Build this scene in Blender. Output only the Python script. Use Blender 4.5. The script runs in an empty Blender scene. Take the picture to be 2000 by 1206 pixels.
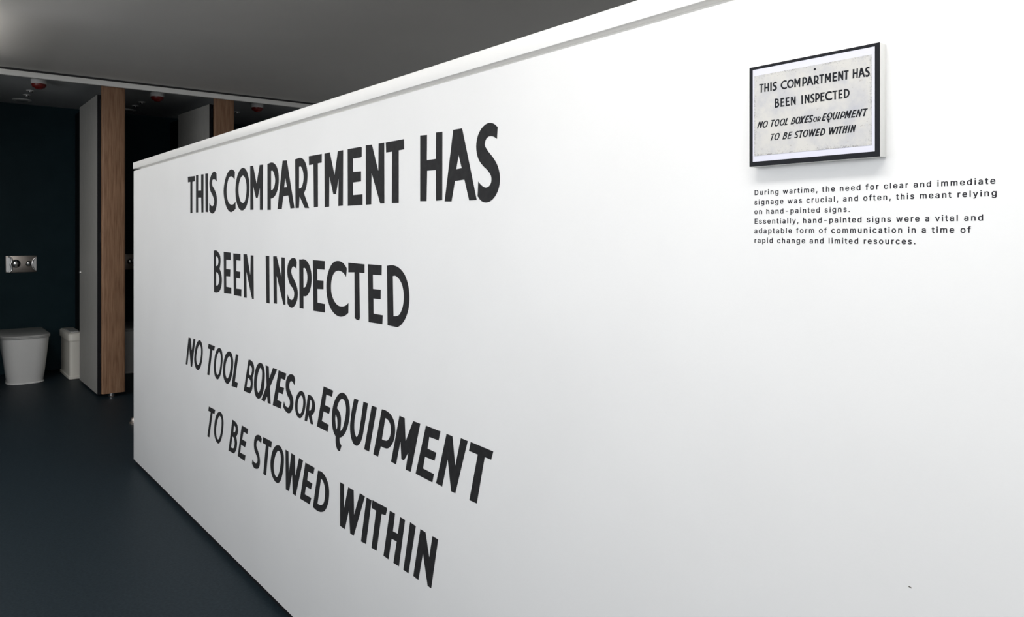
import bpy, bmesh, math, random
from mathutils import Matrix, Vector, noise

# ---------------------------------------------------------------- camera, world, light, exposure
scene = bpy.context.scene
COL = scene.collection
EYE = 1.36
HEADING = math.atan(1180.0 / 1460.0)
cam_data = bpy.data.cameras.new('camera')
cam = bpy.data.objects.new('camera', cam_data)
COL.objects.link(cam)
cam.location = (0, 0, EYE)
cam.rotation_euler = (math.pi / 2, 0, -HEADING)
cam_data.sensor_fit = 'HORIZONTAL'
cam_data.sensor_width = 36.0
cam_data.lens = 1460.0 / 2000.0 * 36.0
cam_data.shift_y = -143.0 / 2000.0
cam_data.clip_start = 0.02
scene.camera = cam

vs = scene.view_settings
vs.view_transform = 'Standard'
vs.look = 'None'
vs.gamma = 1.0
vs.use_curve_mapping = False
vs.exposure = 0.0

world = bpy.data.worlds.new('daylight')
scene.world = world
world.use_nodes = True
wbg = world.node_tree.nodes['Background']
wbg.inputs['Color'].default_value = (0.80, 0.88, 1.0, 1)
wbg.inputs['Strength'].default_value = 0.3


def area_light(name, loc, rot, sx, sy, power, color, spread=180):
    d = bpy.data.lights.new(name, 'AREA')
    d.shape = 'RECTANGLE'
    d.size, d.size_y = sx, sy
    d.energy = power
    d.color = color
    d.spread = math.radians(spread)
    o = bpy.data.objects.new(name, d)
    COL.objects.link(o)
    o.location = loc
    o.rotation_euler = rot
    return o


# light added for an assumed, unseen long window of the left wall (facing +X)
P_WIN, P_WIN2, P_DOWN, P_UP = 84, 34, (11, 2.5, 1.5, 9), (5.5, 6.5, 6.5, 1)
area_light('assumed_window_light', (-2.30, 2.4, 1.74), (0, -math.pi / 2, 0), 1.45, 6.2, P_WIN, (0.95, 0.97, 1.0))
# more light added behind the viewer, for a second assumed, unseen window (facing +Y)
area_light('added_rear_window_light', (-0.80, -2.90, 1.74), (math.pi / 2, 0, 0), 2.7, 1.45, P_WIN2, (0.95, 0.97, 1.0))
# assumed row of luminaires out of view, uplights added to brighten the ceiling
CEIL = 2.66
LUM_Z = 2.44
ADDED_LUMINAIRES = [(0.35, 0.3), (-0.20, 2.3), (-0.20, 4.3), (0.15, 5.85)]
for (lx, ly), pd, pu in zip(ADDED_LUMINAIRES, P_DOWN, P_UP):
    area_light('added_luminaire_light', (lx, ly, LUM_Z - 0.045), (0, 0, 0), 0.22, 1.3, pd, (1.0, 0.98, 0.95))
    area_light('added_ceiling_uplight', (lx, ly, LUM_Z + 0.045), (math.pi, 0, 0), 0.22, 1.3, pu, (1.0, 0.98, 0.95))


# ---------------------------------------------------------------- helpers
def mat(name, color, rough=0.5, metal=0.0, spec=0.5):
    m = bpy.data.materials.new(name)
    m.use_nodes = True
    b = m.node_tree.nodes['Principled BSDF']
    b.inputs['Base Color'].default_value = (*color, 1)
    b.inputs['Roughness'].default_value = rough
    b.inputs['Metallic'].default_value = metal
    b.inputs['Specular IOR Level'].default_value = spec
    return m


def noisy(m, c1, c2, scale, stretch=(1, 1, 1), bump=0.0, bscale=None, detail=4.0, lo=0.35, hi=0.65):
    """procedural colour variation (object space) and a fine bump"""
    nt = m.node_tree
    b = nt.nodes['Principled BSDF']
    tc = nt.nodes.new('ShaderNodeTexCoord')
    mp = nt.nodes.new('ShaderNodeMapping')
    mp.inputs['Scale'].default_value = stretch
    nt.links.new(tc.outputs['Object'], mp.inputs['Vector'])
    n = nt.nodes.new('ShaderNodeTexNoise')
    n.inputs['Scale'].default_value = scale
    n.inputs['Detail'].default_value = detail
    nt.links.new(mp.outputs['Vector'], n.inputs['Vector'])
    r = nt.nodes.new('ShaderNodeValToRGB')
    r.color_ramp.elements[0].position = lo
    r.color_ramp.elements[0].color = (*c1, 1)
    r.color_ramp.elements[1].position = hi
    r.color_ramp.elements[1].color = (*c2, 1)
    nt.links.new(n.outputs['Fac'], r.inputs['Fac'])
    nt.links.new(r.outputs['Color'], b.inputs['Base Color'])
    if bump:
        n2 = nt.nodes.new('ShaderNodeTexNoise')
        n2.inputs['Scale'].default_value = bscale or scale * 4
        nt.links.new(mp.outputs['Vector'], n2.inputs['Vector'])
        bp = nt.nodes.new('ShaderNodeBump')
        bp.inputs['Strength'].default_value = bump
        bp.inputs['Distance'].default_value = 0.002
        nt.links.new(n2.outputs['Fac'], bp.inputs['Height'])
        nt.links.new(bp.outputs['Normal'], b.inputs['Normal'])
    return m


M = {}
M['wall'] = noisy(mat('white_wall_paint', (.84, .84, .83), .48, 0, .35), (.83, .83, .825), (.85, .85, .845), 3, bump=.08, bscale=120)
M['coping'] = mat('white_gloss_coping', (.95, .94, .915), .35)
M['groove'] = mat('groove_white', (.72, .71, .68), .7)
M['black'] = mat('matt_black', (.006, .006, .008), .6, 0, .25)
M['paint'] = noisy(mat('charcoal_sign_paint', (.02, .02, .021), .6, 0, .15), (.017, .017, .018), (.024, .024, .025), 60)
M['vinyl'] = mat('caption_vinyl', (.022, .020, .027), .6, 0, .15)
M['ceiling'] = noisy(mat('grey_ceiling_paint', (.75, .73, .695), .85, 0, .2), (.74, .72, .685), (.77, .75, .715), 1.2)
M['cubicle_ceiling'] = mat('dark_cubicle_ceiling', (.46, .475, .48), .75, 0, .3)
M['gap'] = mat('painted_gap_shade', (.03, .03, .03), .8)  # dark colour that paints in the shade above the ceiling strip
M['strip'] = mat('pale_metal_strip', (.93, .92, .88), .4)
M['floor'] = noisy(mat('slate_rubber_floor', (.012, .021, .028), .5, 0, .14), (.0095, .0175, .024), (.0155, .026, .034), 90, bump=.12, bscale=220)
M['navy'] = noisy(mat('navy_wall_panel', (.008, .026, .034), .55, 0, .15), (.007, .024, .0315), (.0095, .0285, .037), 5)
M['dark_laminate'] = mat('black_laminate', (.008, .009, .011), .5, 0, .3)
M['door'] = noisy(mat('grey_laminate', (.40, .39, .36), .5, 0, .35), (.385, .375, .35), (.415, .405, .38), 30, (1, 1, .3))
M['wood'] = noisy(mat('walnut_laminate', (.2, .11, .06), .5, 0, .3), (.19, .098, .054), (.36, .21, .125), 14, (6, 6, .35), lo=.3, hi=.7)
M['chrome'] = mat('chrome', (.85, .84, .82), .12, 1.0)
M['steel'] = mat('brushed_steel', (.42, .375, .34), .38, 1.0)
M['polished'] = mat('polished_steel', (.97, .96, .95), .22, 1.0)
M['ceramic'] = mat('white_ceramic', (.84, .835, .82), .22, 0, .5)
M['seat'] = mat('shaded_seat_plastic', (.52, .52, .51), .25)  # white plastic, with the dim light on the lids put into its colour
M['bin'] = mat('ivory_bin_plastic', (.86, .83, .75), .25)
M['alarm_white'] = mat('alarm_white_plastic', (.75, .74, .72), .4)
M['alarm_red'] = mat('alarm_red_lens', (.16, .010, .007), .35)
M['mount'] = mat('cool_white_print', (.76, .76, .86), .45, 0, .3)
M['board'] = mat('white_board_side', (.84, .84, .81), .5)
M['border'] = mat('black_print_border', (.012, .013, .017), .55, 0, .15)
M['frame'] = mat('assumed_frame_grey', (.2, .2, .2), .4, .3)
M['room_wall'] = mat('pale_room_wall', (.55, .55, .54), .7)


def plate_mat():
    m = mat('worn_enamel', (.74, .73, .70), .5)
    nt = m.node_tree
    b = nt.nodes['Principled BSDF']
    tc = nt.nodes.new('ShaderNodeTexCoord')

    def noise_ramp(scale, lo, hi, detail=6.0, src=None):
        n = nt.nodes.new('ShaderNodeTexNoise')
        n.inputs['Scale'].default_value = scale
        n.inputs['Detail'].default_value = detail
        n.inputs['Roughness'].default_value = .62
        nt.links.new(tc.outputs['Object'], n.inputs['Vector'])
        r = nt.nodes.new('ShaderNodeMapRange')
        r.inputs['From Min'].default_value = lo
        r.inputs['From Max'].default_value = hi
        nt.links.new(n.outputs['Fac'], r.inputs['Value'])
        return r.outputs['Result']

    def mix(fac, a, bcol):
        x = nt.nodes.new('ShaderNodeMix')
        x.data_type = 'RGBA'
        nt.links.new(fac, x.inputs['Factor'])
        if isinstance(a, tuple):
            x.inputs['A'].default_value = (*a, 1)
        else:
            nt.links.new(a, x.inputs['A'])
        x.inputs['B'].default_value = (*bcol, 1)
        return x.outputs['Result']

    def math_node(op, a, bb=None):
        x = nt.nodes.new('ShaderNodeMath')
        x.operation = op
        x.use_clamp = True
        for i, v in enumerate((a, bb)):
            if v is None:
                continue
            if isinstance(v, (int, float)):
                x.inputs[i].default_value = v
            else:
                nt.links.new(v, x.inputs[i])
        return x.outputs['Value']

    c = mix(noise_ramp(22, .42, .70), (.66, .645, .61), (.50, .505, .54))
    c = mix(math_node('MULTIPLY', noise_ramp(110, .63, .72), .55), c, (.30, .26, .24))
    # chipped dark rim: distance to the plate's edge in generated coordinates
    sep = nt.nodes.new('ShaderNodeSeparateXYZ')
    nt.links.new(tc.outputs['Object'], sep.inputs['Vector'])

    def edge(o, half):
        a = nt.nodes.new('ShaderNodeMath')
        a.operation = 'ABSOLUTE'
        nt.links.new(sep.outputs[o], a.inputs[0])
        return math_node('SUBTRACT', half, a.outputs['Value'])
    e = math_node('MINIMUM', edge('X', .0912), edge('Y', .0622))
    near = nt.nodes.new('ShaderNodeMapRange')
    near.inputs['From Min'].default_value = .0036
    near.inputs['From Max'].default_value = .0
    nt.links.new(e, near.inputs['Value'])
    chips = math_node('MULTIPLY', math_node('MULTIPLY', near.outputs['Result'], noise_ramp(420, .45, .60)), noise_ramp(40, .42, .62))
    c = mix(chips, c, (.06, .055, .06))
    wide = nt.nodes.new('ShaderNodeMapRange')
    wide.inputs['From Min'].default_value = .014
    wide.inputs['From Max'].default_value = .0
    nt.links.new(e, wide.inputs['Value'])
    c = mix(math_node('MULTIPLY', wide.outputs['Result'], noise_ramp(500, .60, .68)), c, (.22, .21, .23))
    nt.links.new(c, b.inputs['Base Color'])
    return m


M['enamel'] = plate_mat()


def tag(o, label=None, cat=None, group=None, kind=None):
    if label:
        o['label'] = label
    if cat:
        o['category'] = cat
    if group:
        o['group'] = group
    if kind:
        o['kind'] = kind
    return o


def empty(name, loc, label, cat, group=None, rotz=0.0):
    o = bpy.data.objects.new(name, None)
    o.empty_display_size = .05
    COL.objects.link(o)
    o.location = loc
    o.rotation_euler = (0, 0, rotz)
    return tag(o, label, cat, group)


def link(name, me, m, parent=None, loc=(0, 0, 0)):
    me.materials.clear()
    me.materials.append(m)
    o = bpy.data.objects.new(name, me)
    COL.objects.link(o)
    o.location = loc
    if parent:
        o.parent = parent
    return o


def finish(name, bm, m, parent=None, smooth=False, loc=(0, 0, 0)):
    bmesh.ops.recalc_face_normals(bm, faces=bm.faces)
    me = bpy.data.meshes.new(name)
    bm.to_mesh(me)
    bm.free()
    if smooth:
        for p in me.polygons:
            p.use_smooth = True
        me.set_sharp_from_angle(angle=math.radians(40))
    return link(name, me, m, parent, loc)


def box(bm, x0, x1, y0, y1, z0, z1, bev=0.0, seg=2):
    r = bmesh.ops.create_cube(bm, size=1)
    vs_ = r['verts']
    for v in vs_:
        v.co = Vector(((x0 + x1) / 2 + v.co.x * (x1 - x0), (y0 + y1) / 2 + v.co.y * (y1 - y0), (z0 + z1) / 2 + v.co.z * (z1 - z0)))
    if bev:
        es = list({e for v in vs_ for e in v.link_edges})
        bmesh.ops.bevel(bm, geom=es, offset=bev, segments=seg, affect='EDGES', profile=.5)


def box_obj(name, ext, m, parent=None, bev=0.0, seg=2):
    bm = bmesh.new()
    box(bm, *ext, bev=bev, seg=seg)
    return finish(name, bm, m, parent, smooth=bev > 0)


def lathe(bm, prof, n=32, c=(0, 0, 0), axis='Z'):
    """prof: list of (radius, height); closed with caps"""
    rings = []
    for r, h in prof:
        ring = []
        for k in range(n):
            a = 2 * math.pi * k / n
            p = (r * math.cos(a), r * math.sin(a), h)
            if axis == '-Y':
                p = (r * math.cos(a), -h, r * math.sin(a))
            elif axis == '-X':
                p = (-h, r * math.cos(a), r * math.sin(a))
            ring.append(bm.verts.new(Vector(p) + Vector(c)))
        rings.append(ring)
    for a, b in zip(rings, rings[1:]):
        for k in range(n):
            bm.faces.new((a[k], a[(k + 1) % n], b[(k + 1) % n], b[k]))
    bm.faces.new(rings[0])
    bm.faces.new(rings[-1])


def lathe_obj(name, prof, m, parent=None, c=(0, 0, 0), axis='Z', n=32):
    bm = bmesh.new()
    lathe(bm, prof, n, c, axis)
    return finish(name, bm, m, parent, smooth=True)


def loft(bm, rings):
    vr = [[bm.verts.new(p) for p in r] for r in rings]
    n = len(vr[0])
    for a, b in zip(vr, vr[1:]):
        for k in range(n):
            bm.faces.new((a[k], a[(k + 1) % n], b[(k + 1) % n], b[k]))
    bm.faces.new(vr[0])
    bm.faces.new(vr[-1])


def copy_tree(o, parent=None):
    c = o.copy()
    COL.objects.link(c)
    if parent:
        c.parent = parent
    for ch in list(o.children):
        copy_tree(ch, c)
    return c


def structure(o):
    o['kind'] = 'structure'
    return o


# flat outlines (lettering): contours -> filled, slightly raised mesh lying in a local XY plane
def smooth_contour(pts, k=4):
    """pts: (x, y, smooth?); Catmull-Rom through smooth points, straight between corners"""
    n = len(pts)
    out = []
    for i in range(n):
        p0, p1, p2, p3 = pts[i - 1], pts[i], pts[(i + 1) % n], pts[(i + 2) % n]
        out.append((p1[0], p1[1]))
        if not (p1[2] or p2[2]):
            continue
        chord = (p2[0] - p1[0], p2[1] - p1[1])

        def tangent(pa, pb, pc):
            l1 = math.hypot(pb[0] - pa[0], pb[1] - pa[1]) + 1e-9
            l2 = math.hypot(pc[0] - pb[0], pc[1] - pb[1]) + 1e-9
            ln = math.hypot(*chord)
            d1 = ((pb[0] - pa[0]) / l1, (pb[1] - pa[1]) / l1)
            d2 = ((pc[0] - pb[0]) / l2, (pc[1] - pb[1]) / l2)
            w1, w2 = l2 / (l1 + l2), l1 / (l1 + l2)
            return ((d1[0] * w1 + d2[0] * w2) * ln, (d1[1] * w1 + d2[1] * w2) * ln)
        t1 = tangent(p0, p1, p2) if p1[2] else None
        t2 = tangent(p1, p2, p3) if p2[2] else None
        if t1 is None:
            t1 = (2 * chord[0] - t2[0], 2 * chord[1] - t2[1])
            t1 = tuple((a + b) / 2 for a, b in zip(t1, chord))
        if t2 is None:
            t2 = (2 * chord[0] - t1[0], 2 * chord[1] - t1[1])
            t2 = tuple((a + b) / 2 for a, b in zip(t2, chord))
        for j in range(1, k):
            t = j / k
            h00, h10 = 2 * t**3 - 3 * t**2 + 1, t**3 - 2 * t**2 + t
            h01, h11 = -2 * t**3 + 3 * t**2, t**3 - t**2
            out.append(tuple(h00 * p1[q] + h10 * t1[q] + h01 * p2[q] + h11 * t2[q] for q in (0, 1)))
    return out


def parse(s, scale):
    res = []
    for c in s.split('|'):
        pts = []
        for t in c.split():
            sm = t[0] == '~'
            x, y = t.lstrip('~').split(',')
            pts.append((float(x) * scale, float(y) * scale, sm))
        res.append(pts)
    return res


def flat_mesh(name, contours, thick):
    cu = bpy.data.curves.new(name, 'CURVE')
    cu.dimensions = '2D'
    cu.fill_mode = 'BOTH'
    cu.extrude = thick / 2
    for c in contours:
        sp = cu.splines.new('POLY')
        sp.points.add(len(c) - 1)
        for q, p in zip(sp.points, c):
            q.co = (p[0], p[1], thick / 2, 1)
        sp.use_cyclic_u = True
    tmp = bpy.data.objects.new(name, cu)
    COL.objects.link(tmp)
    dg = bpy.context.evaluated_depsgraph_get()
    me = bpy.data.meshes.new_from_object(tmp.evaluated_get(dg))
    bpy.data.objects.remove(tmp)
    bpy.data.curves.remove(cu)
    me.name = name
    return me


WALL_X = 1.045                      # face of the white partition, seen from -X


def wall_basis(x, y=0.0, z=0.0):
    """local x runs to the viewer's right along the wall (world -Y), local y is up, local z points off the wall (-X)"""
    return Matrix(((0, 0, -1, x), (-1, 0, 0, y), (0, 1, 0, z), (0, 0, 0, 1)))


# ---------------------------------------------------------------- lettering data (tenths of a millimetre on the wall)
NOTICE = [
    [
        ('T', '-37652,16404 -36540,16379 -36556,16134 -36926,16131 -36926,14652 -37253,14648 -37253,16142 -37627,16139'),
        ('H', '-36349,16401 -36019,16394 -36034,15669 -35571,15652 -35571,16389 -35222,16376 -35237,14641 -35525,14643 -35556,15332 -36034,15351 -36034,14660 -36349,14663'),
        ('I', '-34946,16382 -34570,16369 -34555,14631 -34908,14656'),
        ('S', '-33364,15944 -33392,16300 ~-33719,16399 ~-34108,16267 ~-34359,15931 ~-34251,15609 ~-33895,15345 ~-33698,15091 ~-33768,14948 ~-33966,14887 ~-34215,14951 -34359,15046 -34381,14707 ~-34180,14600 ~-33909,14560 ~-33544,14685 ~-33323,15056 ~-33392,15346 ~-33684,15627 ~-34001,15867 ~-33966,16022 ~-33719,16057 ~-33509,16014'),
        ('C', '-31067,15899 -31036,16200 ~-31159,16271 ~-31503,16337 ~-31916,16226 ~-32240,15945 ~-32437,15480 ~-32240,14975 ~-31916,14686 ~-31503,14565 ~-31221,14604 -30950,14691 -30962,14990 ~-31128,14906 ~-31471,14875 ~-31788,14960 ~-32013,15224 ~-32058,15548 ~-31948,15821 ~-31756,16013 ~-31503,16051 ~-31283,16006'),
        ('O', '~-30076,16311 ~-29671,16161 ~-29443,15864 ~-29352,15498 ~-29443,15101 ~-29728,14728 ~-30193,14598 ~-30610,14733 ~-30883,15075 ~-30956,15495 ~-30822,15905 ~-30520,16197|~-30076,15994 ~-29843,15888 ~-29699,15678 ~-29671,15413 ~-29739,15133 ~-29901,14936 ~-30105,14897 ~-30371,14984 ~-30562,15228 ~-30610,15479 ~-30520,15743 ~-30341,15928'),
        ('M', '-29262,16317 -28951,16311 -28579,15577 -28247,16289 -27895,16276 -27931,14563 -28226,14571 -28236,15442 -28461,15043 -28644,15046 -28951,15538 -28907,14595 -29245,14598'),
        ('P', '-27457,16269 -27305,16277 ~-26956,16282 ~-26613,16141 ~-26420,15905 ~-26363,15606 ~-26444,15315 ~-26662,15084 ~-26906,14982 -27130,14962 -27130,14542 -27457,14547|-27105,15979 ~-26981,15989 ~-26784,15836 ~-26696,15607 ~-26769,15406 ~-26906,15301 -27105,15269'),
        ('A', '-25997,16277 -25627,16259 -24954,14550 -25296,14542 -25486,15009 -25946,14997 -26086,14549 -26486,14551|-25765,15661 -25604,15308 -25871,15314'),
        ('R', '-24896,16239 -24735,16244 ~-24370,16241 ~-24117,16135 ~-23930,15897 ~-23860,15635 ~-23909,15364 ~-24013,15163 -24159,15032 -23733,14510 -24083,14525 -24515,14943 -24575,14539 -24853,14542|-24562,15951 ~-24434,15959 ~-24264,15834 ~-24171,15586 ~-24234,15364 ~-24349,15240 -24562,15211'),
        ('T', '-23753,16251 -22747,16246 -22754,15966 -23049,15960 -23041,14536 -23349,14528 -23389,15956 -23737,15951'),
        ('M', '-22546,16234 -22157,16244 -21813,15490 -21576,16229 -21218,16230 -21233,14520 -21545,14512 -21522,15406 -21715,14898 -21895,14897 -22189,15499 -22205,14515 -22530,14506'),
        ('E', '-20909,16233 -20051,16226 -19999,16197 -20006,15936 -20068,15912 -20563,15918 -20563,15515 -20047,15501 -20047,15203 -20563,15195 -20556,14815 -19951,14813 -19951,14499 -20898,14501'),
        ('N', '-19745,16243 -19378,16230 -18992,15413 -18978,16220 -18659,16216 -18652,14502 -18885,14506 -19400,15422 -19423,14499 -19737,14498'),
        ('T', '-18565,16212 -17583,16207 -17576,15928 -17860,15928 -17860,14487 -18228,14495 -18211,15922 -18547,15928'),
        ('H', '-16754,16220 -16427,16201 -16434,15545 -15999,15547 -15992,16216 -15710,16203 -15717,14486 -15992,14478 -16005,15262 -16421,15272 -16447,14487 -16754,14498'),
        ('A', '-15227,16199 -14850,16195 -14253,14435 -14554,14436 -14750,14947 -15154,14936 -15306,14439 -15603,14450|-14998,15564 -14862,15230 -15100,15221'),
        ('S', '-13474,15804 -13448,16068 ~-13618,16172 ~-13804,16199 ~-14007,16136 ~-14200,15951 ~-14270,15710 ~-14187,15406 ~-13994,15219 ~-13804,15091 ~-13684,14946 ~-13697,14802 ~-13791,14726 ~-13899,14712 ~-14049,14764 -14187,14865 -14214,14525 ~-14076,14412 ~-13899,14365 ~-13697,14399 ~-13500,14535 ~-13378,14753 ~-13370,14975 ~-13461,15204 ~-13644,15411 ~-13831,15572 ~-13934,15712 ~-13885,15837 ~-13777,15888 ~-13631,15876'),
    ],
    [
        ('B', '-33770,12920 ~-33463,12944 ~-33116,12854 ~-32886,12698 ~-32849,12458 -32973,12152 ~-32775,11979 ~-32671,11723 ~-32745,11419 ~-32961,11207 ~-33336,11114 -33718,11112|-33450,12669 ~-33336,12678 ~-33147,12571 ~-33116,12450 ~-33198,12316 -33450,12262|-33437,11989 ~-33304,11994 ~-33085,11866 ~-33004,11708 ~-33072,11543 ~-33210,11435 -33437,11413'),
        ('E', '-32422,12902 -31553,12878 -31547,12567 -32110,12567 -32110,12182 -31593,12177 -31616,11884 -32110,11877 -32098,11430 -31478,11424 -31478,11160 -32386,11145'),
        ('E', '-31225,12853 -30373,12851 -30373,12573 -30853,12585 -30870,12134 -30400,12125 -30428,11848 -30870,11863 -30870,11419 -30264,11428 -30281,11136 -31146,11138'),
        ('N', '-30022,12844 -29640,12850 -29246,12008 -29205,12818 -28910,12817 -28879,11116 -29057,11122 -29703,12183 -29661,11120 -29958,11115'),
        ('I', '-27631,12832 -27285,12832 -27245,11070 -27559,11067'),
        ('N', '-26887,12826 -26565,12836 -26116,12095 -26106,12810 -25817,12802 -25752,11125 -25928,11119 -26565,12150 -26536,11109 -26828,11101'),
        ('S', '-24784,12438 -24758,12691 ~-24845,12777 ~-25065,12810 ~-25333,12738 ~-25537,12535 ~-25582,12299 ~-25469,12015 ~-25288,11845 ~-25065,11732 ~-24968,11596 ~-25021,11415 ~-25198,11336 ~-25378,11365 -25569,11515 -25569,11190 ~-25423,11102 ~-25176,11067 ~-24933,11156 ~-24714,11383 ~-24662,11614 ~-24758,11837 ~-24933,12023 ~-25154,12190 ~-25234,12330 ~-25176,12457 ~-25065,12510 ~-24911,12492'),
        ('P', '-24542,12776 -24371,12776 ~-24160,12789 ~-23910,12731 ~-23664,12542 ~-23543,12275 ~-23563,11969 ~-23725,11688 ~-23952,11554 -24193,11539 -24193,11103 -24507,11100|-24202,12481 ~-24097,12497 ~-23931,12379 ~-23861,12193 ~-23910,12002 ~-24035,11859 -24193,11824'),
        ('E', '-23433,12783 -22530,12771 -22542,12491 -23098,12493 -23089,12122 -22620,12126 -22624,11856 -23085,11841 -23072,11393 -22513,11384 -22513,11112 -23385,11100'),
        ('C', '-21016,12332 -20971,12584 ~-21075,12666 ~-21300,12770 ~-21606,12801 ~-21918,12735 ~-22217,12489 ~-22379,12164 ~-22399,11880 ~-22298,11532 ~-22077,11266 ~-21761,11117 ~-21414,11072 ~-21038,11151 -20872,11232 -20861,11531 ~-21038,11447 ~-21300,11397 ~-21568,11409 ~-21879,11560 ~-22037,11760 ~-22069,12003 ~-21997,12252 ~-21840,12415 ~-21606,12494 ~-21376,12485 ~-21169,12425'),
        ('T', '-20868,12767 -19830,12747 -19830,12489 -20158,12490 -20117,11149 -20166,11071 -20306,11071 -20439,11112 -20459,12487 -20860,12472'),
        ('E', '-19619,12757 -18802,12748 -18809,12466 -19324,12462 -19314,12050 -18857,12054 -18864,11783 -19289,11777 -19278,11341 -18741,11338 -18768,11083 -19575,11071'),
        ('D', '-18505,12746 ~-18142,12769 ~-17821,12702 ~-17538,12527 ~-17353,12232 ~-17298,11932 ~-17353,11610 ~-17538,11322 ~-17741,11159 -17932,11075 -18465,11083|-18181,12468 ~-18077,12485 ~-17884,12432 ~-17694,12278 ~-17591,12026 ~-17594,11816 ~-17694,11567 ~-17852,11417 ~-17964,11383 -18142,11365'),
    ],
    [
        ('N', '-37537,8714 -37173,8717 -37026,8130 -36750,8743 -36462,8733 -36969,7386 -37173,7368 -37437,8263 -37738,7378 -38009,7367'),
        ('O', '~-35780,8772 ~-35474,8666 ~-35337,8380 ~-35398,8001 ~-35626,7598 ~-36052,7356 ~-36406,7420 ~-36622,7677 ~-36566,8090 ~-36367,8447 ~-36091,8679|~-35780,8561 ~-35603,8441 ~-35573,8211 ~-35680,7918 ~-35858,7683 ~-36068,7594 ~-36248,7655 ~-36327,7882 ~-36248,8153 ~-36052,8412'),
        ('T', '-34485,8750 -33602,8743 -33720,8532 -33967,8532 -34383,7363 -34674,7350 -34253,8536 -34557,8536'),
        ('O', '~-32963,8744 ~-32694,8673 ~-32574,8426 ~-32627,8050 ~-32828,7629 ~-33269,7344 ~-33581,7431 ~-33741,7720 ~-33685,8108 ~-33511,8464 ~-33269,8659|~-32983,8572 ~-32828,8460 ~-32808,8244 ~-32895,7926 ~-33064,7638 ~-33235,7543 ~-33407,7611 ~-33490,7822 ~-33442,8117 ~-33269,8405'),
        ('O', '~-31684,8751 ~-31401,8680 ~-31245,8447 ~-31276,8064 ~-31495,7652 ~-31940,7346 ~-32265,7408 ~-32495,7633 ~-32495,7981 ~-32330,8392 ~-32037,8644|~-31684,8549 ~-31526,8453 ~-31507,8243 ~-31621,7931 ~-31812,7669 ~-32005,7576 ~-32167,7660 ~-32232,7909 ~-32147,8201 ~-31940,8431'),
        ('L', '-30906,8731 -30621,8735 -31028,7596 -30681,7587 -30784,7367 -31432,7344'),
        ('B', '-29448,8692 ~-29113,8696 ~-28903,8595 ~-28832,8412 ~-28885,8211 -29005,8065 ~-28981,7811 ~-29053,7584 -29295,7383 -29989,7379|-29325,8473 ~-29204,8485 ~-29071,8400 ~-29083,8269 ~-29204,8122 -29417,8130|-29540,7953 ~-29386,7961 ~-29234,7880 ~-29204,7755 -29325,7610 -29664,7591'),
        ('O', '~-28201,8742 ~-27916,8696 ~-27747,8480 ~-27747,8126 ~-27860,7734 ~-28087,7466 ~-28403,7333 ~-28696,7407 ~-28844,7703 ~-28814,8093 ~-28666,8435 ~-28432,8658|~-28144,8560 ~-28013,8463 ~-28001,8234 ~-28087,7949 ~-28230,7674 ~-28403,7566 ~-28531,7668 ~-28566,7896 ~-28490,8162 ~-28345,8416'),
        ('X', '-27636,8719 -27332,8713 -27278,8269 -26911,8724 -26520,8718 -27212,7961 -27142,7349 -27431,7340 -27486,7588 -27747,7332 -28069,7343 -27541,7971'),
        ('E', '-26374,8704 -25673,8691 -25788,8446 -26168,8445 -26281,8139 -25863,8145 -26005,7899 -26384,7908 -26504,7612 -26091,7603 -26178,7349 -26937,7344'),
        ('S', '-24957,8385 -24886,8578 ~-24957,8683 ~-25270,8727 ~-25564,8593 ~-25723,8334 ~-25688,8085 ~-25539,7914 ~-25367,7806 ~-25343,7675 ~-25441,7541 ~-25613,7510 ~-25763,7542 -25873,7671 -25964,7467 ~-25763,7356 ~-25392,7332 ~-25173,7473 ~-25043,7727 ~-25077,7914 ~-25246,8079 ~-25392,8210 ~-25392,8366 ~-25294,8472 ~-25125,8484'),
        ('O', '~-24369,8286 ~-24132,8234 ~-24027,8025 ~-24064,7717 ~-24210,7496 ~-24502,7326 ~-24745,7374 ~-24897,7589 ~-24854,7883 ~-24663,8146|~-24369,8129 ~-24237,8054 ~-24210,7885 ~-24289,7655 ~-24395,7527 ~-24529,7480 ~-24647,7535 ~-24680,7716 ~-24610,7947 ~-24502,8064'),
        ('R', '-23821,8249 ~-23541,8246 ~-23340,8143 ~-23251,7969 ~-23315,7769 -23531,7602 -23415,7328 -23602,7308 -23805,7572 -23898,7336 -24095,7324|-23642,8102 ~-23541,8087 ~-23501,7967 ~-23551,7831 ~-23617,7756 -23734,7734'),
        ('E', '-22601,8718 -21913,8690 -22004,8483 -22412,8486 -22506,8132 -22105,8112 -22211,7900 -22620,7907 -22744,7574 -22235,7550 -22318,7310 -23118,7324'),
        ('Q', '~-21290,8731 ~-21031,8705 ~-20818,8518 ~-20763,8237 ~-20839,7913 ~-21031,7583 ~-21268,7377 -21465,7296 ~-21457,7179 -21334,7077 -21443,6885 ~-21598,6890 ~-21710,7025 -21732,7280 ~-21890,7407 ~-21995,7648 ~-21995,7930 ~-21890,8251 ~-21643,8554 ~-21465,8673|-21643,8185 ~-21510,8398 ~-21290,8538 ~-21117,8505 ~-21031,8364 ~-21039,8108 ~-21138,7835 ~-21268,7613 -21421,7507 ~-21369,7770 ~-21377,7966 ~-21465,8088|-21732,7979 ~-21643,7896 ~-21607,7724 ~-21634,7559 -21688,7509 ~-21746,7697 ~-21764,7873'),
        ('U', '-20478,8689 -20204,8688 ~-20382,8269 ~-20478,7930 ~-20447,7668 ~-20344,7555 ~-20192,7702 ~-20098,7969 -19893,8692 -19619,8691 ~-19875,7873 ~-19986,7587 ~-20173,7370 -20302,7298 ~-20517,7313 ~-20691,7491 ~-20750,7768 ~-20711,8028'),
        ('I', '-19378,8670 -19086,8665 -19547,7299 -19846,7301'),
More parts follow.
